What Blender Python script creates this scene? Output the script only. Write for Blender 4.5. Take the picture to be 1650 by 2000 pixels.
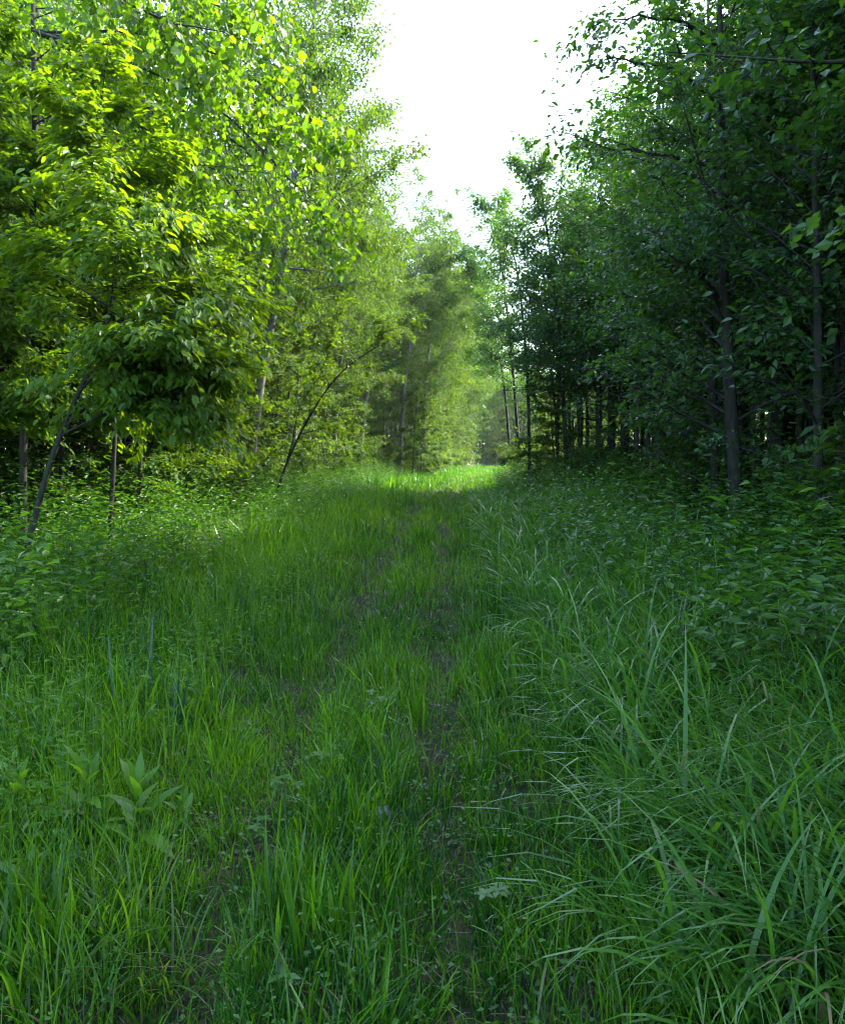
import bpy, math
import numpy as np
from mathutils import Matrix, Vector

# ------------------------------------------------------------------ clear
for o in list(bpy.data.objects):
    bpy.data.objects.remove(o, do_unlink=True)
scene = bpy.context.scene
COL = scene.collection
PI = math.pi

# ------------------------------------------------------------------ camera
CAM_H = 1.6
PITCH = math.radians(4.1)
F = 1600.0                       # focal length in pixels of the 1650 x 2000 photograph
cam = bpy.data.cameras.new('camera')
cam.sensor_fit = 'VERTICAL'; cam.sensor_height = 24.0; cam.lens = 24.0 * F / 2000.0
cam.clip_start = 0.05; cam.clip_end = 3000.0
camo = bpy.data.objects.new('camera', cam); COL.objects.link(camo)
camo.location = (0, 0, CAM_H); camo.rotation_euler = (PI / 2 - PITCH, 0, 0)
scene.camera = camo
scene.render.resolution_x = 844; scene.render.resolution_y = 1024

# ------------------------------------------------------------------ sky, sun, exposure
SUN_AZ = math.radians(62)        # to the right of the viewing direction (+Y)
SUN_EL = math.radians(45)
world = bpy.data.worlds.new('World'); scene.world = world; world.use_nodes = True
wn = world.node_tree.nodes; wl = world.node_tree.links
bg = wn['Background']; bg.inputs['Strength'].default_value = 0.15
sky = wn.new('ShaderNodeTexSky'); sky.sky_type = 'NISHITA'; sky.sun_disc = False
sky.sun_elevation = SUN_EL; sky.sun_rotation = SUN_AZ
sky.air_density = 1.0; sky.dust_density = 2.4; sky.ozone_density = 1.0
wl.new(sky.outputs[0], bg.inputs[0])
sun = bpy.data.lights.new('sun', 'SUN'); sun.energy = 2.1; sun.angle = math.radians(0.5); sun.color = (1.0, 0.91, 0.74)
suno = bpy.data.objects.new('sun', sun); COL.objects.link(suno)
sd = Vector((math.sin(SUN_AZ) * math.cos(SUN_EL), math.cos(SUN_AZ) * math.cos(SUN_EL), math.sin(SUN_EL)))
suno.rotation_euler = sd.to_track_quat('Z', 'Y').to_euler(); suno.location = (40, 30, 60)
vs = scene.view_settings
vs.view_transform = 'Standard'; vs.look = 'None'; vs.gamma = 1.0; vs.exposure = 3.32
try: vs.use_curve_mapping = False
except Exception: pass
scene.cycles.max_bounces = 5; scene.cycles.diffuse_bounces = 2; scene.cycles.glossy_bounces = 2
scene.cycles.transmission_bounces = 5; scene.cycles.transparent_max_bounces = 4; scene.cycles.volume_bounces = 0
scene.cycles.use_denoising = True; scene.cycles.sample_clamp_indirect = 4.0; scene.cycles.filter_width = 1.15
scene.cycles.caustics_reflective = False; scene.cycles.caustics_refractive = False

# ------------------------------------------------------------------ helpers
UP = np.array([0.0, 0.0, 1.0])
def R(seed): return np.random.default_rng(seed)
def nrm(a): return a / np.maximum(np.linalg.norm(a, axis=-1, keepdims=True), 1e-9)

def vnoise(x, y, s, seed=0):
    """smooth value noise in 0..1 over the plane"""
    x = np.asarray(x, float) / s; y = np.asarray(y, float) / s
    xi = np.floor(x); yi = np.floor(y); fx = x - xi; fy = y - yi
    fx = fx * fx * (3 - 2 * fx); fy = fy * fy * (3 - 2 * fy)
    def h(a, b):
        v = np.sin(a * 127.1 + b * 311.7 + seed * 74.7) * 43758.5453
        return v - np.floor(v)
    return (h(xi, yi) * (1 - fx) + h(xi + 1, yi) * fx) * (1 - fy) + (h(xi, yi + 1) * (1 - fx) + h(xi + 1, yi + 1) * fx) * fy

_py = np.arange(-40, 260, 1.0)
_px = np.interp(_py, [-40, 0, 4, 9, 22, 34, 46, 62, 78, 100, 130, 260], [-.3, -.3, -.3, -.2, .2, 1.0, 2.2, 3.8, 5.6, 9.6, 17, 60])
_k = np.hanning(11); _k /= _k.sum()
_px = np.convolve(np.pad(_px, 5, mode='edge'), _k, 'valid')
def xc(y): return np.interp(y, _py, _px)                # centre line of the trail
def edge_l(y): return xc(y) + np.interp(y, [0, 8, 15, 25, 38, 48, 58, 85, 110], [-4.6, -4.8, -5.6, -6.2, -7.4, -6.6, -5.2, -4.6, -4.6])
def edge_r(y): return xc(y) + np.interp(y, [0, 8, 14, 20, 30, 46, 60, 110], [5.4, 5.3, 5.6, 6.1, 5.0, 3.2, 3.2, 4.0])
RUT = 0.42
def ground_z(x, y):
    x = np.asarray(x, float); y = np.asarray(y, float)
    u = x - xc(y)
    z = 0.05 * (vnoise(x, y, 1.7, 1) - .5) + 0.03 * (vnoise(x, y, .55, 2) - .5)
    near = np.exp(-np.maximum(y - 30, 0) / 40)
    z = z - near * 0.07 * (np.exp(-((np.abs(u) - RUT) / .14) ** 2))
    z = z + 0.12 * (1 - np.exp(-(np.maximum(np.abs(u) - 1.2, 0) / 3.0) ** 2)) + 0.25 * (vnoise(x, y, 9, 3) - .5) * np.clip((np.abs(u) - 5) / 6, 0, 1)
    return z

CF = np.array([0, math.cos(PITCH), -math.sin(PITCH)]); CU = np.array([0, math.sin(PITCH), math.cos(PITCH)])
def ray(px, py): return CF + np.array([(px - 825) / F, 0, 0]) + (1000 - py) / F * CU
def gp(px, py):                                          # a spot on the ground
    d = ray(px, py); t = CAM_H / -d[2]; return d[0] * t, d[1] * t
def at(px, py, y):                                       # a spot in the air at distance y
    d = ray(px, py); t = y / d[1]; return np.array([d[0] * t, y, CAM_H + d[2] * t])

def mesh(name, V, faces, mat=None, tint=None, smooth=False):
    V = np.ascontiguousarray(V, np.float32).reshape(-1, 3)
    faces = [np.asarray(f, np.int32) for f in faces if len(f)]
    me = bpy.data.meshes.new(name)
    me.vertices.add(len(V)); me.vertices.foreach_set('co', V.ravel())
    lv = np.concatenate([f.ravel() for f in faces])
    cnt = np.concatenate([np.full(len(f), f.shape[1], np.int32) for f in faces])
    st = np.concatenate([[0], np.cumsum(cnt)[:-1]]).astype(np.int32)
    me.loops.add(len(lv)); me.loops.foreach_set('vertex_index', lv)
    me.polygons.add(len(cnt)); me.polygons.foreach_set('loop_start', st)
    me.polygons.foreach_set('use_smooth', np.full(len(cnt), smooth, bool))
    if tint is not None:
        a = me.attributes.new('tint', 'FLOAT', 'POINT'); a.data.foreach_set('value', np.ascontiguousarray(tint, np.float32))
    me.update(calc_edges=True)
    if mat is not None: me.materials.append(mat)
    return me

def ob(name, data, parent=None, **props):
    o = bpy.data.objects.new(name, data); COL.objects.link(o)
    if parent is not None: o.parent = parent
    for k, v in props.items():
        if v is not None: o[k] = v
    return o
def thing(name, label, cat, loc=(0, 0, 0), rz=0.0, group=None, sc=1.0):
    o = ob(name, None, None, label=label, category=cat, group=group)
    o.location = loc; o.rotation_euler = (0, 0, rz); o.scale = (sc,) * 3; o.empty_display_size = .2
    return o
def copy_tree(src, loc, rz, sc, label, group):
    r = src.copy(); COL.objects.link(r)
    r.location = loc; r.rotation_euler = (0, 0, rz); r.scale = sc if hasattr(sc, '__len__') else (sc,) * 3
    r['label'] = label
    if group: r['group'] = group
    for ch in src.children:
        c = ch.copy(); COL.objects.link(c); c.parent = r
        for g in ch.children:
            d = g.copy(); COL.objects.link(d); d.parent = c
    return r

# ------------------------------------------------------------------ materials
def newmat(name):
    m = bpy.data.materials.new(name); m.use_nodes = True
    nt = m.node_tree; nt.nodes.clear()
    return m, nt.nodes, nt.links
def mixrgb(N, L, fac, a, b):
    n = N.new('ShaderNodeMix'); n.data_type = 'RGBA'
    if isinstance(fac, float): n.inputs[0].default_value = fac
    else: L.new(fac, n.inputs[0])
    for s, v in ((6, a), (7, b)):
        if isinstance(v, tuple): n.inputs[s].default_value = (*v, 1)
        else: L.new(v, n.inputs[s])
    return n.outputs[2]

def leafmat(name, c0, c1, t0, t1, trans=.45, rough=.42, spec=.45, dead=None, objvar=.35):
    m, N, L = newmat(name)
    a = N.new('ShaderNodeAttribute'); a.attribute_name = 'tint'
    oi = N.new('ShaderNodeObjectInfo')
    mm = N.new('ShaderNodeMath'); mm.operation = 'MULTIPLY_ADD'; mm.inputs[1].default_value = objvar; L.new(oi.outputs['Random'], mm.inputs[0])
    sc = N.new('ShaderNodeMath'); sc.operation = 'MULTIPLY'; sc.inputs[1].default_value = 1 - objvar; L.new(a.outputs['Fac'], sc.inputs[0])
    L.new(sc.outputs[0], mm.inputs[2]); f = mm.outputs[0]
    col = mixrgb(N, L, f, c0, c1); tcol = mixrgb(N, L, f, t0, t1)
    if dead:                                            # tint above 1 marks dry straw
        gt = N.new('ShaderNodeMath'); gt.operation = 'GREATER_THAN'; gt.inputs[1].default_value = 1.5; L.new(a.outputs['Fac'], gt.inputs[0])
        col = mixrgb(N, L, gt.outputs[0], col, dead); tcol = mixrgb(N, L, gt.outputs[0], tcol, tuple(v * .6 for v in dead))
    p = N.new('ShaderNodeBsdfPrincipled'); L.new(col, p.inputs['Base Color'])
    p.inputs['Roughness'].default_value = rough; p.inputs['Specular IOR Level'].default_value = spec
    t = N.new('ShaderNodeBsdfTranslucent'); L.new(tcol, t.inputs['Color'])
    x = N.new('ShaderNodeMixShader'); x.inputs[0].default_value = trans
    L.new(p.outputs[0], x.inputs[1]); L.new(t.outputs[0], x.inputs[2])
    o = N.new('ShaderNodeOutputMaterial'); L.new(x.outputs[0], o.inputs['Surface'])
    return m

def barkmat(name, c0, c1, c2=None, sc=9.0, stretch=.22, bump=.5, moss=None):
    m, N, L = newmat(name)
    tc = N.new('ShaderNodeTexCoord'); mp = N.new('ShaderNodeMapping'); mp.inputs['Scale'].default_value = (sc, sc, sc * stretch)
    L.new(tc.outputs['Object'], mp.inputs[0])
    n = N.new('ShaderNodeTexNoise'); n.inputs['Scale'].default_value = 2.2; n.inputs['Detail'].default_value = 5; n.inputs['Roughness'].default_value = .65
    L.new(mp.outputs[0], n.inputs['Vector'])
    r = N.new('ShaderNodeValToRGB'); r.color_ramp.elements[0].position = .36; r.color_ramp.elements[1].position = .62
    L.new(n.outputs[0], r.inputs[0])
    col = mixrgb(N, L, r.outputs[0], c0, c1)
    if c2:                                              # dark scars lying across the trunk
        mp2 = N.new('ShaderNodeMapping'); mp2.inputs['Scale'].default_value = (3, 3, 9); L.new(tc.outputs['Object'], mp2.inputs[0])
        n2 = N.new('ShaderNodeTexNoise'); n2.inputs['Scale'].default_value = 2.0; n2.inputs['Detail'].default_value = 3; L.new(mp2.outputs[0], n2.inputs['Vector'])
        r2 = N.new('ShaderNodeValToRGB'); r2.color_ramp.elements[0].position = .6; r2.color_ramp.elements[1].position = .68; L.new(n2.outputs[0], r2.inputs[0])
        col = mixrgb(N, L, r2.outputs[0], col, c2)
    if moss:
        n3 = N.new('ShaderNodeTexNoise'); n3.inputs['Scale'].default_value = 1.6; L.new(tc.outputs['Object'], n3.inputs['Vector'])
        r3 = N.new('ShaderNodeValToRGB'); r3.color_ramp.elements[0].position = .5; r3.color_ramp.elements[1].position = .66; L.new(n3.outputs[0], r3.inputs[0])
        col = mixrgb(N, L, r3.outputs[0], col, moss)
    p = N.new('ShaderNodeBsdfPrincipled'); L.new(col, p.inputs['Base Color']); p.inputs['Roughness'].default_value = .85; p.inputs['Specular IOR Level'].default_value = .25
    b = N.new('ShaderNodeBump'); b.inputs['Strength'].default_value = bump; b.inputs['Distance'].default_value = .02
    L.new(n.outputs[0], b.inputs['Height']); L.new(b.outputs[0], p.inputs['Normal'])
    o = N.new('ShaderNodeOutputMaterial'); L.new(p.outputs[0], o.inputs['Surface'])
    return m

def groundmat():
    m, N, L = newmat('soil_and_litter')
    g = N.new('ShaderNodeNewGeometry')
    def noise(s, d=5):
        n = N.new('ShaderNodeTexNoise'); n.inputs['Scale'].default_value = s; n.inputs['Detail'].default_value = d; n.inputs['Roughness'].default_value = .65
        L.new(g.outputs['Position'], n.inputs['Vector']); return n.outputs[0]
    def ramp(v, a, b):
        r = N.new('ShaderNodeValToRGB'); r.color_ramp.elements[0].position = a; r.color_ramp.elements[1].position = b; L.new(v, r.inputs[0]); return r.outputs[0]
    fine = noise(38); mid = noise(3.1)
    c = mixrgb(N, L, ramp(fine, .35, .65), (.011, .010, .007), (.030, .026, .017))
    c = mixrgb(N, L, ramp(mid, .5, .66), c, (.02, .034, .012))
    vo = N.new('ShaderNodeTexVoronoi'); vo.inputs['Scale'].default_value = 22; L.new(g.outputs['Position'], vo.inputs['Vector'])
    sep = N.new('ShaderNodeSeparateColor'); L.new(vo.outputs['Color'], sep.inputs[0])
    c = mixrgb(N, L, ramp(sep.outputs[0], .72, .8), c, (.045, .036, .022))
    p = N.new('ShaderNodeBsdfPrincipled'); L.new(c, p.inputs['Base Color']); p.inputs['Roughness'].default_value = .95; p.inputs['Specular IOR Level'].default_value = .15
    b = N.new('ShaderNodeBump'); b.inputs['Strength'].default_value = .8; b.inputs['Distance'].default_value = .03
    L.new(fine, b.inputs['Height']); L.new(b.outputs[0], p.inputs['Normal'])
    o = N.new('ShaderNodeOutputMaterial'); L.new(p.outputs[0], o.inputs['Surface'])
    return m

M_ground = groundmat()
M_grass = leafmat('meadow_grass', (.006, .040, .005), (.070, .190, .011), (.02, .19, .003), (.27, .58, .005), .34, .26, .22, dead=(.15, .115, .065), objvar=.0)
M_sedge = leafmat('sedge_blade', (.010, .056, .013), (.062, .165, .022), (.03, .21, .010), (.20, .50, .012), .32, .30, .3, dead=(.17, .13, .075), objvar=.3)
M_reed = leafmat('reed_blade', (.008, .040, .028), (.018, .060, .034), (.02, .12, .03), (.06, .2, .03), .25, .34, .4)
M_dock = leafmat('serrated_leaf', (.030, .105, .010), (.065, .155, .012), (.10, .34, .008), (.26, .52, .010), .38, .42, .25, objvar=.3)
M_herb = leafmat('herb_leaf', (.007, .042, .009), (.050, .138, .013), (.025, .17, .006), (.20, .46, .006), .30, .40, .25, objvar=.2)
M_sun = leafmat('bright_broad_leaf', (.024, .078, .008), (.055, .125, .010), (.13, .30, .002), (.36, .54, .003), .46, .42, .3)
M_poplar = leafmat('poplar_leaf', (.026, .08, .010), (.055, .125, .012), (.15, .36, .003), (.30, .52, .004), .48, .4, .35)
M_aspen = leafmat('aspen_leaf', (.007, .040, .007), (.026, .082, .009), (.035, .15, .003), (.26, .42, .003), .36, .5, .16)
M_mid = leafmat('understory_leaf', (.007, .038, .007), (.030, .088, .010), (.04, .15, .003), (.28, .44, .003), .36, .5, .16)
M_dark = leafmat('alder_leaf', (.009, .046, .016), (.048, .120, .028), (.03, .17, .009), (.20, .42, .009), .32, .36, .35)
B_aspen = barkmat('aspen_bark', (.085, .088, .07), (.17, .17, .14), (.03, .028, .025), sc=5, stretch=.5, bump=.3)
B_dark = barkmat('dark_bark', (.012, .0115, .010), (.040, .038, .033), moss=(.02, .03, .015))
B_grey = barkmat('grey_bark', (.040, .038, .032), (.10, .098, .082), sc=7, moss=(.045, .055, .03))
B_twig = barkmat('dead_wood', (.16, .14, .12), (.30, .27, .23), sc=14, bump=.2)
M_stem = leafmat('green_stem', (.05, .10, .02), (.08, .13, .03), (.1, .2, .02), (.15, .25, .02), .2, .5, .3)

# ------------------------------------------------------------------ leaf and blade builders
def T_(rows): return np.array(rows, float)
# columns: along the leaf, across it, out of it
RHOMB = (T_([(0, 0, 0), (.42, .33, .07), (1, 0, -.06), (.42, -.33, .07)]), np.array([(0, 1, 2), (0, 2, 3)]))
TWO = np.array([(0, 1, 2, 3), (0, 3, 4, 5)])
OVATE = (T_([(0, 0, 0), (.36, .26, .05), (.78, .15, .01), (1, 0, -.10), (.78, -.15, .01), (.36, -.26, .05)]), TWO)
LONGO = (T_([(0, 0, 0), (.32, .14, .03), (.66, .12, .02), (1, 0, -.16), (.66, -.12, .02), (.32, -.14, .03)]), TWO)
ROUND = (T_([(0, 0, 0), (.22, .42, .04), (.74, .36, .03), (1.02, 0, -.04), (.74, -.36, .03), (.22, -.42, .04)]), TWO)
FINE_OVATE = (T_([(0, 0, 0), (.22, .20, .03), (.5, .27, .05), (.8, .13, .0), (1, 0, -.10), (.8, -.13, .0), (.5, -.27, .05), (.22, -.20, .03), (.5, 0, -.02)]),
         np.array([(8, i, (i + 1) % 8) for i in range(8)]))
FINE_ROUND = (T_([(0, 0, 0), (.07, .30, .02), (.42, .46, .05), (.78, .30, .03), (1.02, 0, -.04), (.78, -.30, .03), (.42, -.46, .05), (.07, -.30, .02), (.45, 0, -.02)]),
         np.array([(8, i, (i + 1) % 8) for i in range(8)]))

def orient(axis, up):
    axis = nrm(axis); side = nrm(np.cross(up, axis)); n = np.cross(axis, side)
    return axis, side, n
def leaf_arrays(P, axis, up, size, tpl, tint):
    T, Fc = tpl
    a, s, n = orient(axis, up)
    V = P[:, None, :] + size[:, None, None] * (T[None, :, 0, None] * a[:, None, :] + T[None, :, 1, None] * s[:, None, :] + T[None, :, 2, None] * n[:, None, :])
    k = len(T)
    faces = (Fc[None] + (np.arange(len(P)) * k)[:, None, None]).reshape(-1, Fc.shape[1])
    return V.reshape(-1, 3), faces, np.repeat(tint, k)

def blade_arrays(P, az, L, W, th0, th1, seg, tint, twist=None, pw=1.4):
    """grass blades: th0 = lean at the root, th1 = extra bend gathered towards the tip"""
    n = len(P); t = np.linspace(0, 1, seg + 1)
    tm = (t[:-1] + t[1:]) / 2
    th = th0[:, None] + th1[:, None] * tm[None] ** pw
    dl = (L / seg)[:, None]
    h = np.concatenate([np.zeros((n, 1)), np.cumsum(np.sin(th) * dl, 1)], 1)
    z = np.concatenate([np.zeros((n, 1)), np.cumsum(np.cos(th) * dl, 1)], 1)
    dx, dy = np.cos(az), np.sin(az)
    C = np.stack([P[:, 0, None] + h * dx[:, None], P[:, 1, None] + h * dy[:, None], P[:, 2, None] + z], -1)
    tw = az + PI / 2 + (twist if twist is not None else 0)
    sv = np.stack([np.cos(tw), np.sin(tw), np.zeros(n)], -1)
    wp = np.interp(t[:-1], [0, .25, .6, 1], [.6, 1, .85, 0])
    half = .5 * W[:, None] * wp[None]
    A = C[:, :-1] + half[..., None] * sv[:, None]; B = C[:, :-1] - half[..., None] * sv[:, None]
    V = np.empty((n, 2 * seg + 1, 3)); V[:, 0:2 * seg:2] = A; V[:, 1:2 * seg:2] = B; V[:, -1] = C[:, -1]
    base = (np.arange(n) * (2 * seg + 1))[:, None, None]
    q = np.array([(2 * i, 2 * i + 1, 2 * i + 3, 2 * i + 2) for i in range(seg - 1)])
    tr = np.array([(2 * seg - 2, 2 * seg - 1, 2 * seg)])
    Q = (q[None] + base).reshape(-1, 4) if seg > 1 else np.zeros((0, 4), int)
    Tt = (tr[None] + base).reshape(-1, 3)
    return V.reshape(-1, 3), Q, Tt, np.repeat(tint, 2 * seg + 1)

class Pile:
    """gathers vertex and face arrays for one mesh"""
    def __init__(s): s.V, s.Q, s.T, s.c, s.n = [], [], [], [], 0
    def add(s, V, Q=None, T=None, tint=None):
        if Q is not None and len(Q): s.Q.append(np.asarray(Q) + s.n)
        if T is not None and len(T): s.T.append(np.asarray(T) + s.n)
        s.V.append(V); s.c.append(tint if tint is not None else np.full(len(V), .5)); s.n += len(V)
    def leaves(s, *a):
        V, f, c = leaf_arrays(*a); s.add(V, f if f.shape[1] == 4 else None, f if f.shape[1] == 3 else None, c)
    def blades(s, *a, **k):
        V, q, t, c = blade_arrays(*a, **k); s.add(V, q, t, c)
    def tube(s, P, r, sides=5, cap=True):
        P = np.asarray(P, float); m = len(P); r = np.broadcast_to(np.asarray(r, float), (m,))
        d = nrm(np.gradient(P, axis=0)); ref = np.array([1., .13, 0]) if abs(d[:, 2]).mean() > .6 else UP
        e1 = nrm(np.cross(d, ref)); e2 = np.cross(d, e1)
        an = np.arange(sides) * 2 * PI / sides
        V = P[:, None] + r[:, None, None] * (np.cos(an)[None, :, None] * e1[:, None] + np.sin(an)[None, :, None] * e2[:, None])
        i = np.arange(m - 1)[:, None] * sides; j = np.arange(sides)[None]; j2 = (j + 1) % sides
        Q = np.stack([i + j, i + j2, i + sides + j2, i + sides + j], -1).reshape(-1, 4)
        s.add(V.reshape(-1, 3), Q)
    def mesh(s, name, mat, smooth=False):
        f = []
        if s.Q: f.append(np.concatenate(s.Q))
        if s.T: f.append(np.concatenate(s.T))
        return mesh(name, np.concatenate(s.V), f, mat, np.concatenate(s.c), smooth)

# ------------------------------------------------------------------ the ground
def axis_steps(*spans):
    out = []
    for a, b, st in spans: out.append(np.arange(a, b, st))
    out.append([spans[-1][1]]); return np.concatenate(out)
gx = axis_steps((-420, -40, 38), (-40, -10, 1.5), (-10, 10, .2), (10, 40, 1.5), (40, 420, 38))
gy = axis_steps((-80, -4, 6), (-4, 1, .5), (1, 16, .18), (16, 40, .4), (40, 130, 1.5), (130, 900, 40))
GX, GY = np.meshgrid(gx, gy)
GZ = ground_z(GX, GY)
nx, ny = len(gx), len(gy)
ii = (np.arange(ny - 1)[:, None] * nx + np.arange(nx - 1)[None]).ravel()
ob('ground', mesh('ground', np.stack([GX, GY, GZ], -1), [np.stack([ii, ii + 1, ii + nx + 1, ii + nx], -1)], M_ground, smooth=True), kind='structure')

# ------------------------------------------------------------------ trees
def rot_about(v, k, a):
    c, s = math.cos(a), math.sin(a); return v * c + np.cross(k, v) * s + k * np.dot(k, v) * (1 - c)

def polyl(p, d, L, n, wob, sag, rg):
    """a wandering branch line; sag > 0 droops, < 0 turns up"""
    P = [np.array(p, float)]; d = nrm(np.array(d, float))
    for i in range(n):
        d = nrm(d + rg.normal(0, wob, 3) + np.array([0, 0, -sag / n]))
        P.append(P[-1] + d * L / n)
    return np.array(P)
def along(P, t):
    f = t * (len(P) - 1); i = min(int(f), len(P) - 2); w = f - i
    return P[i] * (1 - w) + P[i + 1] * w, nrm(P[i + 1] - P[i])

def grow(seed, H, r0, base, n1, l1, e1, n2, l2, sag1, sag2, lean=(0, 0), wob=.03, az_bias=None, fork=0, tw=0, flat=.35, sides=7, trunk=None, limbs=()):
    """skeleton -> (pile of wood, list of twig lines that carry leaves).  l1(u), e1(u): branch length and elevation by height"""
    rg = R(seed); wood = Pile(); twigs = []
    if trunk is None:
        n = 12; t = np.linspace(0, 1, n + 1)
        W = np.cumsum(rg.normal(0, wob, (n + 1, 2)), 0) * H / n; W[0] = 0
        TP = np.stack([lean[0] * H * t ** 1.3 + W[:, 0], lean[1] * H * t ** 1.3 + W[:, 1], H * t - .1], -1)
    else: TP = np.array(trunk, float); n = len(TP) - 1; t = np.linspace(0, 1, n + 1)
    rad = r0 * (1 - t) ** .8 + .008; rad[0] *= 1.35
    wood.tube(TP, rad, sides)
    stems = [(TP, r0, 1.0)]
    for k in range(fork):
        t0 = rg.uniform(.12, .45); p, d = along(TP, t0); az = rg.uniform(0, 2 * PI)
        dd = nrm(np.array([math.cos(az) * .35, math.sin(az) * .35, 1]))
        L = H * (1 - t0) * rg.uniform(.7, .95); P = polyl(p, dd, L, 8, .05, -.1, rg)
        r = r0 * (1 - t0) ** .8 * .7; wood.tube(P, r * np.linspace(1, .15, len(P)), 6); stems.append((P, r, .7))
    for P in limbs:                                     # limbs that the photograph shows singly
        P = np.array(P, float); Ls = np.linalg.norm(np.diff(P, axis=0), axis=1).sum()
        f = np.linspace(0, len(P) - 1, 10); P = np.stack([np.interp(f, range(len(P)), P[:, k]) for k in range(3)], -1)
        P[1:] += rg.normal(0, .02, (9, 3)) * Ls / 3
        wood.tube(P, np.linspace(.30 * r0 + .008, .004, 10), 5); twigs.append((P, .4))
        for j in range(int(n2 * 1.6 * (1 + Ls / 3))):
            q, e = along(P, rg.uniform(.2, 1)); dd = rot_about(e, UP, rg.choice([-1, 1]) * rg.uniform(.4, 1.1)); dd[2] += rg.normal(-.1, flat)
            C = polyl(q, dd, rg.uniform(.35, 1.0), 4, .12, sag2, rg); wood.tube(C, np.linspace(.006, .0025, 5), 3); twigs.append((C, .08))
            for _ in range(tw):
                q3, e3 = along(C, rg.uniform(.2, 1)); d3 = rot_about(e3, UP, rg.choice([-1, 1]) * rg.uniform(.5, 1.1)); d3[2] += rg.normal(0, flat)
                D = polyl(q3, d3, rg.uniform(.2, .45), 3, .1, sag2, rg); wood.tube(D, np.linspace(.003, .002, 4), 3); twigs.append((D, .0))
    ga = rg.uniform(0, 6)
    for S, rs, w in stems:
        m = int(n1 * w)
        for i in range(m):
            u = base + (1 - base) * (i + rg.uniform(0, 1)) / m; u = min(u, .995)
            p, d = along(S, u); ga += 2.4 + rg.normal(0, .4); az = ga
            if az_bias is not None and rg.random() < az_bias[1]: az = az_bias[0] + rg.normal(0, .7)
            el = e1(u) + rg.normal(0, .12); L = l1(u) * rg.uniform(.7, 1.2) * (.6 + .4 * w)
            B = polyl(p, (math.cos(az) * math.cos(el), math.sin(az) * math.cos(el), math.sin(el)), L, 6, .07, sag1, rg)
            rb = max(.006, .30 * rs * (1 - u) ** .7 * min(1, L / 2.2) + .006)
            wood.tube(B[::2], rb * np.linspace(1, .2, 4), 4)
            twigs.append((B, .2))
            for j in range(max(2, int(n2 * (.5 + L / 3)))):
                tt = rg.uniform(.18, 1.0); q, e = along(B, tt)
                sgn = 1 if (j % 2) else -1; ang = sgn * rg.uniform(.5, 1.15)
                dd = rot_about(e, nrm(np.cross(e, np.cross(UP, e)) + 1e-6), ang); dd[2] = dd[2] * .5 + rg.normal(0, flat)
                L2 = l2 * L * (1.15 - .65 * tt) * rg.uniform(.6, 1.3)
                C = polyl(q, dd, L2, 4, .1, sag2, rg)
                wood.tube(C[::2], np.linspace(max(.003, rb * .35), .0025, 3), 3)
                twigs.append((C, .08))
                for _ in range(tw):
                    t3 = rg.uniform(.2, 1); q3, e3 = along(C, t3)
                    d3 = rot_about(e3, UP, rg.choice([-1, 1]) * rg.uniform(.5, 1.1)); d3[2] += rg.normal(0, flat)
                    D = polyl(q3, d3, L2 * rg.uniform(.3, .6), 3, .1, sag2, rg)
                    wood.tube(D[::3], np.array([.003, .002]), 3); twigs.append((D, .0))
    return wood, twigs

def leaf_sites(twigs, N, rg, spread, clump=.95):
    """N spots along the leaf-bearing twigs with the twig direction there"""
    seg0, seg1 = [], []
    for P, t0 in twigs:
        k = int(math.floor(t0 * (len(P) - 1)))
        seg0.append(P[k:-1]); seg1.append(P[k + 1:])
    A = np.concatenate(seg0); B = np.concatenate(seg1); ln = np.linalg.norm(B - A, axis=1)
    ln = ln * np.concatenate([np.full(len(a_), math.exp(rg.normal(0, clump))) for a_ in seg0])
    idx = rg.choice(len(A), N, p=ln / ln.sum()); w = rg.random((N, 1))
    return A[idx] * (1 - w) + B[idx] * w + rg.normal(0, spread, (N, 3)), nrm(B - A)[idx]

def crown_leaves(style, twigs, N, size, seed, spread=.08):
    rg = R(seed); P, d = leaf_sites(twigs, N, rg, spread, .55 if style == 'spray' else .9)
    sgn = rg.choice([-1, 1], N)[:, None]
    if style == 'spray':                                # flat drooping sprays
        side = nrm(np.cross(np.broadcast_to(UP, d.shape), d) + rg.normal(0, .05, (N, 3)))
        ax = nrm(d * rg.uniform(.5, 1.1, (N, 1)) + side * sgn * rg.uniform(.3, 1.0, (N, 1)) + np.array([0, 0, -1]) * rg.uniform(.1, .75, (N, 1)))
        up = nrm(UP + rg.normal(0, .38, (N, 3)))
    elif style == 'hang':                               # poplar leaves on long stalks
        ax = nrm(rg.normal(0, .6, (N, 3)) + np.array([0, 0, -.75])); up = nrm(rg.normal(0, 1, (N, 3)))
    else:                                               # mixed
        side = nrm(np.cross(np.broadcast_to(UP, d.shape), d))
        ax = nrm(d * .7 + side * sgn * .7 + rg.normal(0, .4, (N, 3)) + np.array([0, 0, -.25])); up = nrm(UP + rg.normal(0, .6, (N, 3)))
    s = size * np.clip(np.exp(rg.normal(-.12, .32, N)), .35, 1.5)
    return P, ax, up, s, np.clip(rg.normal(.5, .33, N), 0, 1)

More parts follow.
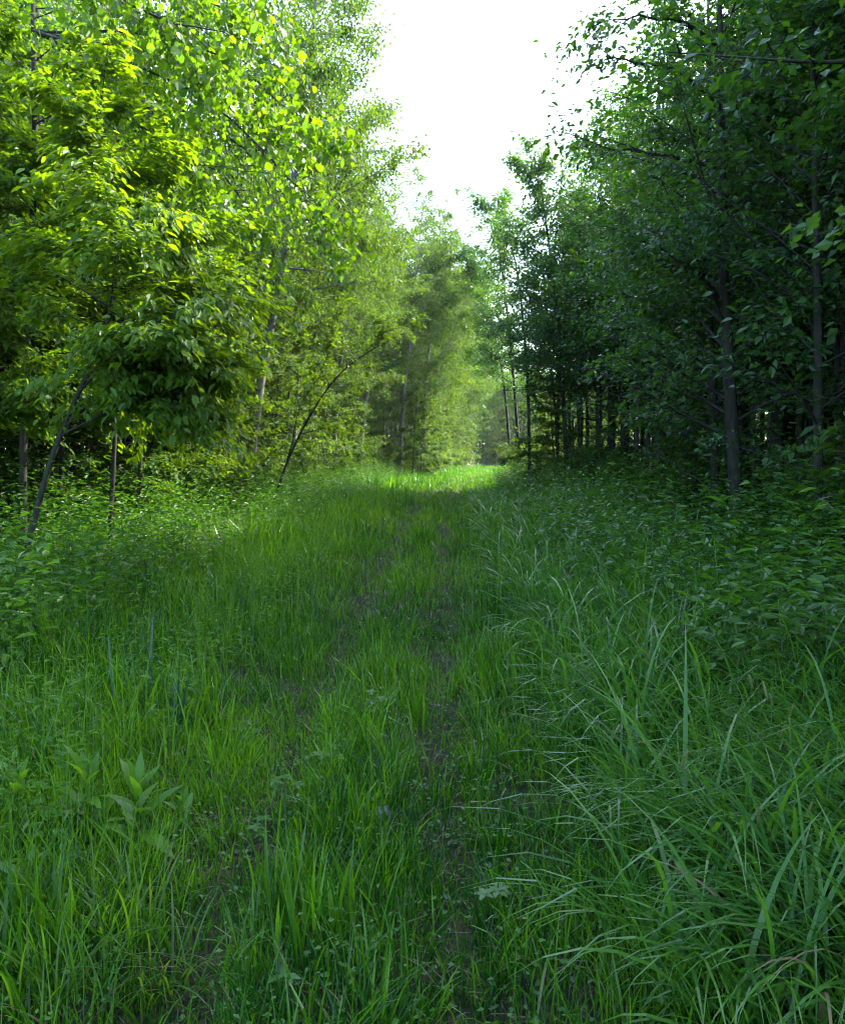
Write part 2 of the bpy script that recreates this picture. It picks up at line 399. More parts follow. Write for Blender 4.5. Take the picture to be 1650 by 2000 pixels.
def make_tree(name, label, cat, wood, wm, leaves, lm, tpl, group=None, big_from=None, nbig=0, bigtpl=None):
    t = thing(name, label, cat, group=group)
    ob('trunk', wood.mesh(name + '_trunk', wm, True), t)
    P, ax, up, s, c = leaves
    if big_from is not None:                            # the leaves that show largest are parts of their own
        dist = np.linalg.norm(P - np.array(big_from), axis=1) / s
        order = np.argsort(dist); idx = order[:nbig]; rest = order[nbig:]
        variants = []
        for q in range(5):
            T, Fc = FINE_ROUND if tpl is ROUND else FINE_OVATE; T = T.copy(); T[:, 2] += -.05 * q * T[:, 0] ** 2
            variants.append(mesh('leaf_%d' % q, T, [Fc], lm, np.full(len(T), .15 + .18 * q)))
        a, sd_, n = orient(ax[idx], up[idx])
        for q, i in enumerate(idx):
            lo = ob('leaf', variants[q % 5], t)
            M = Matrix.Identity(4)
            for r in range(3):
                M[r][0] = a[q][r] * s[i]; M[r][1] = sd_[q][r] * s[i]; M[r][2] = n[q][r] * s[i]; M[r][3] = P[i][r]
            lo.matrix_local = M
        P, ax, up, s, c = P[rest], ax[rest], up[rest], s[rest], c[rest]
    pile = Pile(); pile.leaves(P, ax, up, s, tpl, c)
    ob('crown', pile.mesh(name + '_crown', lm), t, kind='stuff')
    return t

ORD = ['nearest', 'second', 'third', 'fourth', 'fifth', 'sixth', 'seventh', 'eighth', 'ninth', 'tenth', 'eleventh', 'twelfth', 'thirteenth', 'fourteenth',
       'fifteenth', 'sixteenth', 'seventeenth', 'eighteenth', 'nineteenth', 'twentieth', 'twenty-first', 'twenty-second', 'twenty-third', 'twenty-fourth',
       'twenty-fifth', 'twenty-sixth', 'twenty-seventh', 'twenty-eighth', 'twenty-ninth', 'thirtieth', 'thirty-first', 'thirty-second', 'thirty-third', 'thirty-fourth', 'thirty-fifth', 'thirty-sixth',
       'thirty-seventh', 'thirty-eighth', 'thirty-ninth', 'fortieth']

# --- prototypes (each stands in the forest itself as its first copy)
def aspen(seed, H):
    w, tw = grow(seed, H, .0075 * H, .22, 42, lambda u: .6 + 2.9 * math.sin(PI * min(1, max(0, (u - .12) / .9))) ** .8, lambda u: .35 + .6 * u, 8, .36, .35, .4, lean=(.10, .0), wob=.04, fork=1, flat=.45)
    return w, crown_leaves('hang', tw, 32000, .10, seed + 50, .10)
def understory(seed, H, n=12000, base=.08):
    w, tw = grow(seed, H, (.0065 if base < .2 else .0042) * H, base, 28, lambda u: .36 * H * (1.08 - u) ** .7, lambda u: .05 + .65 * u, 7, .42, .25, .2, lean=(.05, 0), wob=.05, flat=.18)
    return w, crown_leaves('spray', tw, n, .105, seed + 50, .05)
def alder(seed, H, base=.07, nl=25000):
    w, tw = grow(seed, H, .0095 * H, base, 44, lambda u: 3.4 * (1.03 - u) ** .62 * min(1, .65 + u), lambda u: .15 + .6 * u, 7, .38, .12, .25, lean=(.02, 0), wob=.035, fork=1, flat=.35)
    return w, crown_leaves('mix', tw, nl, .098, seed + 50, .12)
def pole(seed, H):
    w, tw = grow(seed, H, .006 * H, .30, 16, lambda u: 1.3 * (1.1 - u) ** .5, lambda u: .3 + .5 * u, 3, .4, .1, .2, wob=.03, flat=.3, sides=5)
    return w, crown_leaves('mix', tw, 4500, .11, seed + 50, .18)
def shrub(seed, H):
    rg = R(seed); w = Pile(); tw = []
    for k in range(7):
        az = rg.uniform(0, 2 * PI); B = polyl((rg.normal(0, .12), rg.normal(0, .12), -.05), (math.cos(az) * .35, math.sin(az) * .35, 1), H * rg.uniform(.6, 1.05), 7, .09, .25, rg)
        w.tube(B, np.linspace(.014, .004, 8), 4); tw.append((B, .2))
        for j in range(9):
            q, e = along(B, rg.uniform(.15, 1)); dd = np.array([rg.normal(0, 1), rg.normal(0, 1), .25])
            C = polyl(q, dd, H * rg.uniform(.15, .32), 4, .1, .3, rg); w.tube(C, np.linspace(.005, .002, 5), 3); tw.append((C, .1))
    return w, crown_leaves('spray', tw, 1500, .095, seed + 50, .04)

used = {}
def put(protos, key, x, y, rz, sc, label, group, name, cat, wm, lm, tpl, build):
    """the first copy of a variant is the prototype itself"""
    z = float(ground_z(x, y)) - .03
    if key not in protos:
        w, lv = build(); t = make_tree(name, label, cat, w, wm, lv, lm, tpl, group)
        t.location = (x, y, z); t.rotation_euler = (0, 0, rz); t.scale = sc if hasattr(sc, '__len__') else (sc,) * 3
        protos[key] = t; return t
    return copy_tree(protos[key], (x, y, z), rz, sc, label, group)
PR = {}
def put_aspen(x, y, v, rz, sc, label, group=None):
    return put(PR, ('a', v), x, y, rz, sc, label, group, 'aspen_tree', 'tree', B_aspen, M_aspen, RHOMB, lambda: aspen(100 + v * 7, 15.0 + .7 * v))
def put_under(x, y, v, rz, sc, label, group=None):
    return put(PR, ('u', v), x, y, rz, sc, label, group, 'understory_tree', 'tree', B_dark, M_mid, RHOMB, lambda: understory(200 + v * 7, 5.8 + 1.1 * v if v < 3 else 8.0, 12000, .08 if v < 3 else .38))
def put_alder(x, y, v, rz, sc, label, group=None):
    return put(PR, ('d', v), x, y, rz, sc, label, group, 'alder_tree', 'tree', B_dark, M_dark, RHOMB, lambda: alder(300 + v * 7, 11.0 + .5 * (v % 3), (.07, .07, .36, .36, .2, .3)[v], (27000, 27000, 18000, 20000, 15000, 16000)[v]))
def put_pole(x, y, v, rz, sc, label, group=None):
    return put(PR, ('p', v), x, y, rz, sc, label, group, 'slender_tree', 'tree', (B_aspen, B_dark, B_grey, B_dark)[v], M_dark, RHOMB, lambda: pole(400 + v * 7, 10.5 + v))
def put_shrub(x, y, v, rz, sc, label, group=None):
    return put(PR, ('s', v), x, y, rz, sc, label, group, 'leafy_shrub', 'shrub', B_dark, M_mid, OVATE, lambda: shrub(500 + v * 7, 2.0 + .3 * v))

rg = R(11)
TAKEN = []
def free(x, y, d):
    for a, b in TAKEN:
        if (a - x) ** 2 + (b - y) ** 2 < d * d: return False
    TAKEN.append((x, y)); return True

# --- trees that the photograph shows singly
def hero_tree(name, label, trunk, r0, wm, lm, tpl, style, nl, lsz, seed, kw, limbs=(), spread=.06, nbig=0, bigtpl=None):
    b = np.array(trunk[0], float); b[2] = float(ground_z(b[0], b[1])) - .05
    T = np.array(trunk, float); T[0] = b
    f = np.linspace(0, len(T) - 1, 13); T = np.stack([np.interp(f, range(len(T)), T[:, k]) for k in range(3)], -1)
    T[1:-1] = (T[:-2] + 2 * T[1:-1] + T[2:]) / 4
    w, tw = grow(seed, T[-1][2] - b[2], r0, trunk=T - b, limbs=[np.array(L) - b for L in limbs], **kw)
    lv = crown_leaves(style, tw, nl, lsz, seed + 1, spread)
    t = make_tree(name, label, 'tree', w, wm, lv, lm, tpl, None, np.array([0, 0, CAM_H]) - b if nbig else None, nbig, bigtpl)
    t.location = b; TAKEN.append((b[0], b[1])); return t
spray = dict(base=.30, n1=34, l1=lambda u: 2.5 * (1.1 - u) ** .8, e1=lambda u: .12 + .65 * u, n2=9, l2=.40, sag1=.25, sag2=.25, wob=.04, flat=.14, az_bias=(-.35, .5), tw=1)
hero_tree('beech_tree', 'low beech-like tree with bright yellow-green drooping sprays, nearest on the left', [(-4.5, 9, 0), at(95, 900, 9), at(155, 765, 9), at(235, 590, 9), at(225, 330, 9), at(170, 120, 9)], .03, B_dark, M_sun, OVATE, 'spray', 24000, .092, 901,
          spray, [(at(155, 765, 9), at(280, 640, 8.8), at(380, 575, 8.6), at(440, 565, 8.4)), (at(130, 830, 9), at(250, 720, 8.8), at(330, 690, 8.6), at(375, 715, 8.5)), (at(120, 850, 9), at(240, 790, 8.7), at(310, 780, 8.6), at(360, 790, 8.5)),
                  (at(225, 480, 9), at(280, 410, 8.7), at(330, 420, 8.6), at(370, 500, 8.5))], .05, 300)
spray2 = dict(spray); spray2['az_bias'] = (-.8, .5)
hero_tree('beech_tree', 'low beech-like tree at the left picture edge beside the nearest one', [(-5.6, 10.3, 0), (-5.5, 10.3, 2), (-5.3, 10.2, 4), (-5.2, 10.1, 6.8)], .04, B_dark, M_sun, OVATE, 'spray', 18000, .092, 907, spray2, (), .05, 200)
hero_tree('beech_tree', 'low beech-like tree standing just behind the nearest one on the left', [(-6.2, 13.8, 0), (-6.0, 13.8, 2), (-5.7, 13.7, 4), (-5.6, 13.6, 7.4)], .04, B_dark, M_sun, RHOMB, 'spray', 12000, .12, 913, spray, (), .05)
pop = dict(base=.42, n1=20, l1=lambda u: 2.6 * (1.05 - u) ** .5, e1=lambda u: .1 + .6 * u, n2=6, l2=.4, sag1=.3, sag2=.4, wob=.04, flat=.4, az_bias=(-.3, .55), tw=1)
O = at(66, 60, 11.2); O2 = at(62, -120, 11.3); O3 = at(70, 200, 11.2)
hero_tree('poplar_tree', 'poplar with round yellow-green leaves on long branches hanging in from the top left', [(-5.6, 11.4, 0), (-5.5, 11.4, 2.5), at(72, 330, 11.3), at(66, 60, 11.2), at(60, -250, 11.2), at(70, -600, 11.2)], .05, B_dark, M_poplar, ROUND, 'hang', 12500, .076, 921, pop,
          [(O, at(250, 120, 10.6), at(420, 200, 10.2), at(560, 330, 10), at(655, 450, 9.8)), (O, at(220, 60, 10.7), at(400, 90, 10.4), at(540, 190, 10.2), at(640, 270, 10)), (O3, at(180, 200, 10.6), at(300, 250, 10.2), at(420, 340, 9.9), at(520, 460, 9.7)),
           (O2, at(220, -60, 10.6), at(380, -20, 10.3), at(500, 60, 10.1), at(560, 170, 10)), (O2, at(260, -120, 10.4), at(400, -60, 10), at(520, 0, 9.8), at(560, 90, 9.7)), (O, at(160, 90, 10.3), at(260, 170, 9.9), at(330, 270, 9.6), at(400, 330, 9.4)),
           (O2, at(150, -60, 10.4), at(260, 0, 10), at(340, 60, 9.7), at(400, 150, 9.5)), (O, at(300, 180, 10.9), at(450, 270, 10.7), at(580, 400, 10.5), at(640, 400, 10.4)), (O3, at(200, 230, 11), at(330, 280, 10.8), at(470, 400, 10.6), at(560, 430, 10.5)),
           (O2, at(180, -20, 10.0), at(300, 40, 9.6), at(420, 60, 9.4), at(480, 110, 9.3)), (O, at(280, 100, 11), at(420, 130, 11), at(540, 240, 11), at(620, 330, 11))], .09, 300)
tall = dict(base=.28, n1=50, l1=lambda u: 4.9 * (1.04 - u) ** .42 * min(1, .5 + (u - .25) / .4), e1=lambda u: .05 + .8 * u, n2=9, l2=.32, sag1=.2, sag2=.35, wob=.04, flat=.45, az_bias=(-.2, .5))
hero_tree('aspen_tree', 'tallest aspen left of the sky gap with a pale leaning trunk', [(-5.4, 25, 0), at(508, 740, 25), at(545, 560, 25), at(568, 400, 25), at(592, 200, 25), at(618, 0, 25), at(640, -200, 25)], .15, B_aspen, M_aspen, RHOMB, 'hang', 52000, .09, 931, tall, (), .16)
hero_tree('aspen_tree', 'aspen with a dark upper trunk just behind the hanging poplar branches', [(-6.6, 18.5, 0), at(330, 600, 18.5), at(352, 300, 18.5), at(350, 0, 18.5), at(345, -250, 18.5)], .085, B_aspen, M_aspen, RHOMB, 'hang', 40000, .09, 937, tall, (), .16)
lean_ = dict(base=.3, n1=18, l1=lambda u: 2.0 * (1.1 - u) ** .4, e1=lambda u: .35 + .3 * u, n2=7, l2=.4, sag1=.1, sag2=.25, wob=.04, flat=.3)
hero_tree('leaning_tree', 'dark small tree leaning right over the left verge', [at(530, 985, 23), at(560, 900, 23), at(600, 820, 23), at(650, 740, 22.8), at(710, 690, 22.6), at(790, 650, 22.5)], .032, B_dark, M_mid, RHOMB, 'spray', 3800, .11, 941, lean_, [(at(560, 900, 23), at(585, 800, 22.8), at(640, 700, 22.6), at(660, 600, 22.5))], .07)
dk = dict(base=.12, n1=46, l1=lambda u: 3.2 * (1.03 - u) ** .4 * min(1, .55 + u), e1=lambda u: .5 + .4 * u, n2=7, l2=.36, sag1=.12, sag2=.25, wob=.03, flat=.3, az_bias=(2.3, .55))
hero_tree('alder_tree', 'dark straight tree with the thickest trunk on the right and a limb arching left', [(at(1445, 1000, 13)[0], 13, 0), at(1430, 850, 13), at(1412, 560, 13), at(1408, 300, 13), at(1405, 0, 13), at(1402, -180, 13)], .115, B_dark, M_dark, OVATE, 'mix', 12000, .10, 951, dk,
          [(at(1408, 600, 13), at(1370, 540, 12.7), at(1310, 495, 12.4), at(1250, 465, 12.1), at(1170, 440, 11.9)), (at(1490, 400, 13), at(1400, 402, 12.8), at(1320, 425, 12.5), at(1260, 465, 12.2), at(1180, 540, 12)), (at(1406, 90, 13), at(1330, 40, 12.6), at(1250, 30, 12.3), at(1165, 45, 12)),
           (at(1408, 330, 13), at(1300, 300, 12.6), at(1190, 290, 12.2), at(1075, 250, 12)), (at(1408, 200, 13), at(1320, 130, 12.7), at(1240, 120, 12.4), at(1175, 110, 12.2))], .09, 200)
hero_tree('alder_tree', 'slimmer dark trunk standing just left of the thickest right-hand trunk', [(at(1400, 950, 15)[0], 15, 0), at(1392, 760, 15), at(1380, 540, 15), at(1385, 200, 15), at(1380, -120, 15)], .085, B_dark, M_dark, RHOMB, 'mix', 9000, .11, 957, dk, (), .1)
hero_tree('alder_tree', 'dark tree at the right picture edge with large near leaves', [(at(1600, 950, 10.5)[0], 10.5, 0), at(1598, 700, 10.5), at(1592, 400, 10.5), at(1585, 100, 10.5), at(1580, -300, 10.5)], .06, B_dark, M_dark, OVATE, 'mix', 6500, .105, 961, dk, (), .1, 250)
hero_tree('slim_tree', 'slim dark tree standing alone right of the trail before the far bend', [(at(1018, 940, 42)[0], 42, 0), at(1010, 840, 42), at(1000, 700, 42), at(985, 560, 42), at(965, 430, 42), at(955, 400, 42)], .09, B_dark, M_dark, RHOMB, 'mix', 15000, .12, 967, dict(base=.3, n1=50, l1=lambda u: 2.4 * (1.1 - u) ** .3, e1=lambda u: .1 + .6 * u, n2=5, l2=.4, sag1=.1, sag2=.2, wob=.03, flat=.3), (), .14)

slim = dict(base=.3, n1=46, l1=lambda u: 2.6 * (1.1 - u) ** .4, e1=lambda u: .2 + .6 * u, n2=6, l2=.4, sag1=.1, sag2=.2, wob=.03, flat=.35)
hero_tree('slim_tree', 'slim dark tree just right of the lone one before the far bend', [(at(1110, 935, 30)[0], 30, 0), at(1095, 700, 30), at(1075, 500, 30), at(1050, 320, 30)], .09, B_dark, M_dark, RHOMB, 'mix', 20000, .12, 971, slim, (), .14)
hero_tree('slim_tree', 'slim leafy tree between the lone one and the dark right wall', [(at(1035, 935, 33)[0], 33, 0), at(1030, 720, 33), at(1015, 560, 33), at(990, 430, 33)], .07, B_dark, M_dark, RHOMB, 'mix', 13000, .115, 979, slim, (), .14)
hero_tree('slim_tree', 'slim hazier tree beyond the lone one, its crown leaning over the bend', [(at(1000, 925, 52)[0], 52, 0), at(985, 750, 52), at(955, 600, 52), at(925, 500, 52)], .09, B_dark, M_dark, RHOMB, 'mix', 20000, .13, 977, slim, (), .16)

# --- left edge, tall aspens in a front row
i = 0
y = 29.0
while y < 98:
    x = float(edge_l(y)) + rg.uniform(-.6, .8) if y < 52 else float(xc(y)) - rg.uniform(3.2, 4.8)
    TAKEN.append((x, y))
    put_aspen(x, y, i % 4, rg.uniform(-.5, .5), rg.uniform(.84, 1.04) * float(np.interp(y, [30, 45, 70], [1.0, 1.12, 1.2])), 'tall pale-trunked aspen, %s from the front along the left edge of the trail' % ORD[i], 'aspens of the left front row')
    i += 1; y += rg.uniform(2.0, 3.4)
for k in range(80):
    y = rg.uniform(20, 95); x = float(edge_l(y)) - rg.uniform(1.6, 15)
    if free(x, y, 1.5): put_aspen(x, y, k % 4, rg.uniform(0, 6.3), rg.uniform(.8, 1.05), 'aspen standing behind the front row in the left forest', 'aspens deeper in the left forest')
# --- left edge understory
for k, (y, dx) in enumerate(((12.6, .6), (14.6, .5), (16.3, .2), (18.4, .4), (20.2, .1), (22.3, .3))):
    x = float(edge_l(y)) + dx; TAKEN.append((x, y))
    put_under(x, y, 3, rg.uniform(-.6, .6), rg.uniform(.85, 1.0), 'thin-stemmed leafy tree, %s of six shading the dark gap at the left edge' % ORD[k], 'leafy trees over the dark gap on the left')
i = 0; y = 15.5
while y < 95 and i < 38:
    x = float(edge_l(y)) + rg.uniform(-.9, .6) if y < 50 else float(xc(y)) - rg.uniform(3.0, 4.2); TAKEN.append((x, y))
    put_under(x, y, i % 3, rg.uniform(-.6, .6), rg.uniform(.75, 1.1), 'low leafy understory tree, %s from the front at the left forest edge' % ORD[i], 'understory trees of the left edge')
    i += 1; y += rg.uniform(1.4, 2.6)
for k in range(44):
    y = rg.uniform(9, 80); x = float(edge_l(y)) - rg.uniform(1.5, 9)
    if free(x, y, 1.1): put_under(x, y, 3, rg.uniform(0, 6.3), rg.uniform(.7, 1.15), 'understory tree inside the left forest behind the edge trees', 'understory trees inside the left forest')
for k in range(26):
    y = rg.uniform(10.5, 19); x = float(edge_l(y)) - rg.uniform(.6, 4.5)
    if free(x, y, .75): put_under(x, y, k % 3, rg.uniform(0, 6.3), rg.uniform(.55, .9), 'understory tree inside the left forest behind the edge trees', 'understory trees inside the left forest')
for k in range(46):
    y = rg.uniform(9, 32); x = float(edge_l(y)) - rg.uniform(1.0, 6)
    if free(x, y, .8): put_under(x, y, 3, rg.uniform(0, 6.3), rg.uniform(.8, 1.15), 'understory tree inside the left forest behind the edge trees', 'understory trees inside the left forest')
for k in range(120):
    y = rg.uniform(8, 62); x = float(edge_l(y)) - rg.uniform(.8, 13)
    if free(x, y, .7): put_pole(x, y, 1 + k % 3, rg.uniform(0, 6.3), rg.uniform(.75, 1.1), 'thin straight trunk standing in the dark of the left forest', 'slender trees of the left forest')

# --- right edge, dark leafy trees
i = 0; y = -2.0
while y < 37 and i < 34:
    x = float(edge_r(y)) + rg.uniform(.3, 1.7) - (.6 if y > 25 else 0)
    pxx = 825 + x / max(y, 1) * F
    if not free(x, y, 1.3) or (9 < y < 13 and 1300 < pxx < 1530): y += .7; continue
    put_alder(x, y, i % 3 if y < 12.5 else (4, 5, 2)[i % 3], PI + rg.uniform(-.6, .6), rg.uniform(.92, 1.08) * float(np.interp(y, [0, 10, 13, 18, 24, 31, 35, 40, 50], [1.15, 1.1, 1.06, 1.04, 1.08, 1.14, .8, .5, .45])), 'dark leafy tree, %s from the front along the right forest edge' % ORD[i], 'dark trees of the right edge')
    i += 1; y += rg.uniform(1.6, 2.6)
for k in range(84):
    y = rg.uniform(1, 36); x = float(edge_r(y)) + rg.uniform(2.2, 14)
    if free(x, y, 1.4): put_alder(x, y, (1, 2, 3, 3)[k % 4], rg.uniform(0, 6.3), rg.uniform(.95, 1.2), 'dark leafy tree added past the right picture edge to shade the foreground', 'dark trees deeper in the right forest')
for k in range(170):
    y = rg.uniform(10, 36); x = float(edge_r(y)) + rg.uniform(.2, 9)
    if free(x, y, .6): put_pole(x, y, k % 4, rg.uniform(0, 6.3), rg.uniform(.75, 1.1), 'thin straight trunk standing in the dark of the right forest', 'slender trees of the right forest')
for k in range(90):
    y = rg.uniform(7, 52); x = float(edge_r(y)) + rg.uniform(-.6, 3)
    if free(x, y, .55): put_shrub(x, y, k % 3, rg.uniform(0, 6.3), rg.uniform(.7, 1.3), 'leafy shrub under the dark trees of the right edge', 'shrubs of the right forest edge')
for k in range(110):
    y = rg.uniform(17, 90); x = float(edge_l(y)) + rg.uniform(-1.6, 1.0)
    if free(x, y, .55): put_shrub(x, y, k % 3, rg.uniform(0, 6.3), rg.uniform(.8, 1.5), 'leafy shrub under the trees of the left edge', 'shrubs of the left forest edge')
for k in range(44):
    y = rg.uniform(13, 50); x = float(edge_r(y)) + rg.uniform(-.5, 4)
    if free(x, y, .7): put_under(x, y, k % 3, PI + rg.uniform(-1, 1), rg.uniform(.5, .95), 'low leafy tree at the foot of the right forest edge', 'low trees of the right edge')
for k in range(14):  # trees added out of view to keep the sun off the foreground
    y = rg.uniform(-1, 9); x = float(edge_r(y)) + rg.uniform(.2, 7)
    if free(x, y, 1.1): put_alder(x, y, k % 3, rg.uniform(0, 6.3), rg.uniform(1.0, 1.15), 'dark leafy tree added past the right picture edge to shade the foreground', 'dark trees deeper in the right forest')
for k in range(16):
    y = rg.uniform(9.6, 15.5); x = float(edge_l(y)) - rg.uniform(.1, 2.6)
    if free(x, y, .5): put_shrub(x, y, k % 3, rg.uniform(0, 6.3), rg.uniform(.7, 1.05), 'leafy shrub under the trees of the left edge', 'shrubs of the left forest edge')
# --- the forest that closes the trail
for k in range(80):
    y = rg.uniform(98, 126); x = rg.uniform(0, 26)
    if free(x, y, 1.5) and x > edge_l(y):
        if k % 2: put_aspen(x, y, k % 4, rg.uniform(0, 6.3), rg.uniform(.75, .95), 'hazy tree of the far forest closing the end of the trail', 'far trees at the end of the trail')
        else: put_under(x, y, k % 3, rg.uniform(0, 6.3), rg.uniform(1.1, 1.5), 'low hazy tree of the far forest closing the end of the trail', 'low far trees at the end of the trail')

# --- the woods beyond, where single trees can no longer be told apart
def deep_woods():
    rg = R(77); g = Pile()
    for side in (-1, 1):
        for n, d0, d1, sz in ((38000, 10, 20, .42), (36000, 20, 48, .95)):  # outer layer added so no light enters the forest from behind
            y = rg.uniform(-12, 100 if side < 0 else 46, n); d = rg.uniform(d0, d1, n)
            x = np.where(side < 0, edge_l(y) - d, edge_r(y) + d + 1)
            z = .2 + 14.5 * rg.random(n) ** .75
            ok = (vnoise(x + z * .7, y + z * .4, 1.6, 5) > .22) & ((z > 3) | (rg.random(n) < .85)); x, y, z = x[ok], y[ok], z[ok]; m = len(x)
            g.leaves(np.stack([x, y, z], -1), nrm(rg.normal(0, 1, (m, 3))), nrm(UP + rg.normal(0, .7, (m, 3))), sz * rg.uniform(.5, 1.2, m), RHOMB, rg.random(m))
    n = 30000
    y = rg.uniform(126, 150, n); x = rg.uniform(-45, 75, n); z = .1 + 15 * rg.random(n) ** 1.2
    g.leaves(np.stack([x, y, z], -1), nrm(rg.normal(0, 1, (n, 3))), nrm(UP + rg.normal(0, .7, (n, 3))), 1.25 * rg.uniform(.5, 1.2, n), RHOMB, rg.random(n))
    ob('deep_woodland', g.mesh('deep_woodland', M_dark), kind='stuff', label='dim mass of woodland beyond the edge trees', category='woodland')
deep_woods()

# ------------------------------------------------------------------ grass
BARE = [(*gp(px_, py_), lb_) for px_, py_, lb_ in ((885, 1390, .3), (880, 1290, .35), (505, 1655, .12), (890, 1220, .3), (725, 1835, .05))]
def meadow():
    g = Pile(); rg = R(5)
    #        from, to, tufts per m2, blades per tuft, segments, blade width
    spans = [(1.6, 4.2, 180, 18, 4, .0064, 1), (1.6, 4.2, 240, 11, 2, .0048, .42), (4.2, 8, 115, 17, 3, .007, 1), (4.2, 8, 150, 11, 2, .0062, .42), (8, 15, 56, 15, 2, .0098, 1), (15, 30, 23, 13, 2, .015, 1), (30, 95, 6, 14, 2, .028, 1)]
    for y0, y1, dens, per, seg, w, hs in spans:
        W = float(np.interp(y1, [4, 8, 15, 30, 95], [2.6, 5.2, 7.6, 8.5, 9.5]))
        m = int(2 * W * (y1 - y0) * dens)
        ty = rg.uniform(y0, y1, m); tx = xc(ty) + rg.uniform(-W, W, m)
        lone = rg.random(m) < .34                        # scattered single blades between the tufts
        kp = (np.abs(tx) < .54 * ty + .9) & (tx > edge_l(ty) - 1.2) & (tx < edge_r(ty) + 1.0) & (lone | (vnoise(tx, ty, .45, 9) > .2))
        tx, ty, lone = tx[kp], ty[kp], lone[kp]; m = len(tx)
        th = rg.uniform(.45, 1.45, m) * (.55 + .8 * vnoise(tx, ty, .8, 10)); tt = np.clip(.05 + .75 * vnoise(tx, ty, 1.1, 12) + rg.normal(0, .28, m), 0, 1); tl = rg.normal(0, .12, (m, 2))
        i = np.repeat(np.arange(m), per); n = len(i)
        off = rg.normal(0, 1, (n, 2)) * np.where(lone, .16, .032)[i, None] * np.interp(y1, [4, 15, 95], [1, 1.5, 4])
        x = tx[i] + off[:, 0]; y = ty[i] + off[:, 1]; u = x - xc(y)
        rut = np.exp(-((np.abs(u) - RUT - .05 * (vnoise(x, y, .8, 7) - .5)) / .15) ** 2) * np.exp(-np.maximum(y - 40, 0) / 20)
        spot = sum(np.exp(-((x - a) / .14) ** 2 - ((y - b) / lb) ** 2) for a, b, lb in BARE)
        bare = np.clip(rut * np.clip((vnoise(x, y, .5, 8) - .4) * .4, 0, .1) * (y > 4) + 1.0 * spot * (vnoise(x, y, .12, 14) > .25), 0, 1.5)
        verge = np.clip((u - 2.0) / .8, 0, 1) * (y > 4.5) + np.clip((-u - 2.8) / .8, 0, 1) * (y > 6)
        keep = (rg.random(n) > bare) & (rg.random(n) > .72 * verge)
        x, y, u, rut, i, off = x[keep], y[keep], u[keep], rut[keep], i[keep], off[keep]; n = len(x)
        h = np.interp(np.abs(u), [0, .3, .8, 1.6, 2.6, 5], [.27, .22, .25, .36, .46, .42]) * (1 - .30 * rut * (hs == 1))
        h *= th[i] * rg.uniform(.35, 1.25, n) * np.interp(y, [0, 3, 12], [.8, .9, 1.0]); h = np.maximum(h * hs, .03)
        tint = np.clip(tt[i] + rg.normal(0, .22, n), 0, 1)
        dry = rg.random(n) < .05 + .05 * rut; tint[dry] = 2.0
        out = np.arctan2(off[:, 1] + tl[i, 1] * .3, off[:, 0] + tl[i, 0] * .3) + rg.normal(0, .6, n)
        th0 = np.abs(rg.normal(.16, .16, n)); th1 = np.abs(rg.normal(.75, .7, n)); th0[dry] += .6; th1[dry] += .6
        g.blades(np.stack([x, y, ground_z(x, y) - .01], -1), out, h, w * rg.uniform(.5, 1.4, n) * (.7 + h), th0, th1, seg, tint, rg.normal(0, .7, n))
    return g.mesh('meadow_grass', M_grass)
ob('grass', meadow(), kind='stuff', label='green meadow grass covering the trail and its verges', category='grass')

def herbs(name, label, n, region, hlo, hhi, lsz, tpl, seed, mat, per=9):
    rg = R(seed); g = Pile()
    x, y = region(rg, n); ok = vnoise(x, y, .9, seed) > .36; x, y = x[ok], y[ok]; n = len(x)
    h = rg.uniform(hlo, hhi, n) * (.6 + .7 * vnoise(x, y, 1.3, seed + 1)); z = ground_z(x, y)
    h = h * (1 + .4 * np.clip((np.abs(x - xc(y)) - 2.6) / 2.6, 0, 1))
    lean = rg.normal(0, .12, (n, 2))
    S = np.stack([x, y, z], -1)
    for k in range(per):
        f = (k + 1.5) / (per + .5); az = k * 2.4 + rg.uniform(0, 6.28, n) * .3 + (x * 37 + y * 91)
        P = S + np.stack([lean[:, 0] * h * f, lean[:, 1] * h * f, h * f], -1)
        ax = np.stack([np.cos(az), np.sin(az), rg.uniform(-.35, .6, n)], -1)
        P = P + ax * .03
        g.leaves(P, ax, nrm(UP + rg.normal(0, .3, (n, 3))), lsz * rg.uniform(.6, 1.25, n) * (1.15 - .4 * f), tpl, np.clip(.3 + .5 * f * .6 + rg.normal(0, .2, n), 0, 1))
    top = S + np.stack([lean[:, 0] * h, lean[:, 1] * h, h], -1)
    g.blades(S, np.arctan2(lean[:, 1], lean[:, 0]), h, np.full(n, .006), np.hypot(lean[:, 0], lean[:, 1]), np.zeros(n), 1, np.full(n, .3))
    ob(name, g.mesh(name, mat), kind='stuff', label=label, category='undergrowth')
def trail_band(rg, n):
    y = 1.8 + 14 * rg.random(n) ** 1.6; x = xc(y) + rg.normal(0, 1.6, n); return x, y
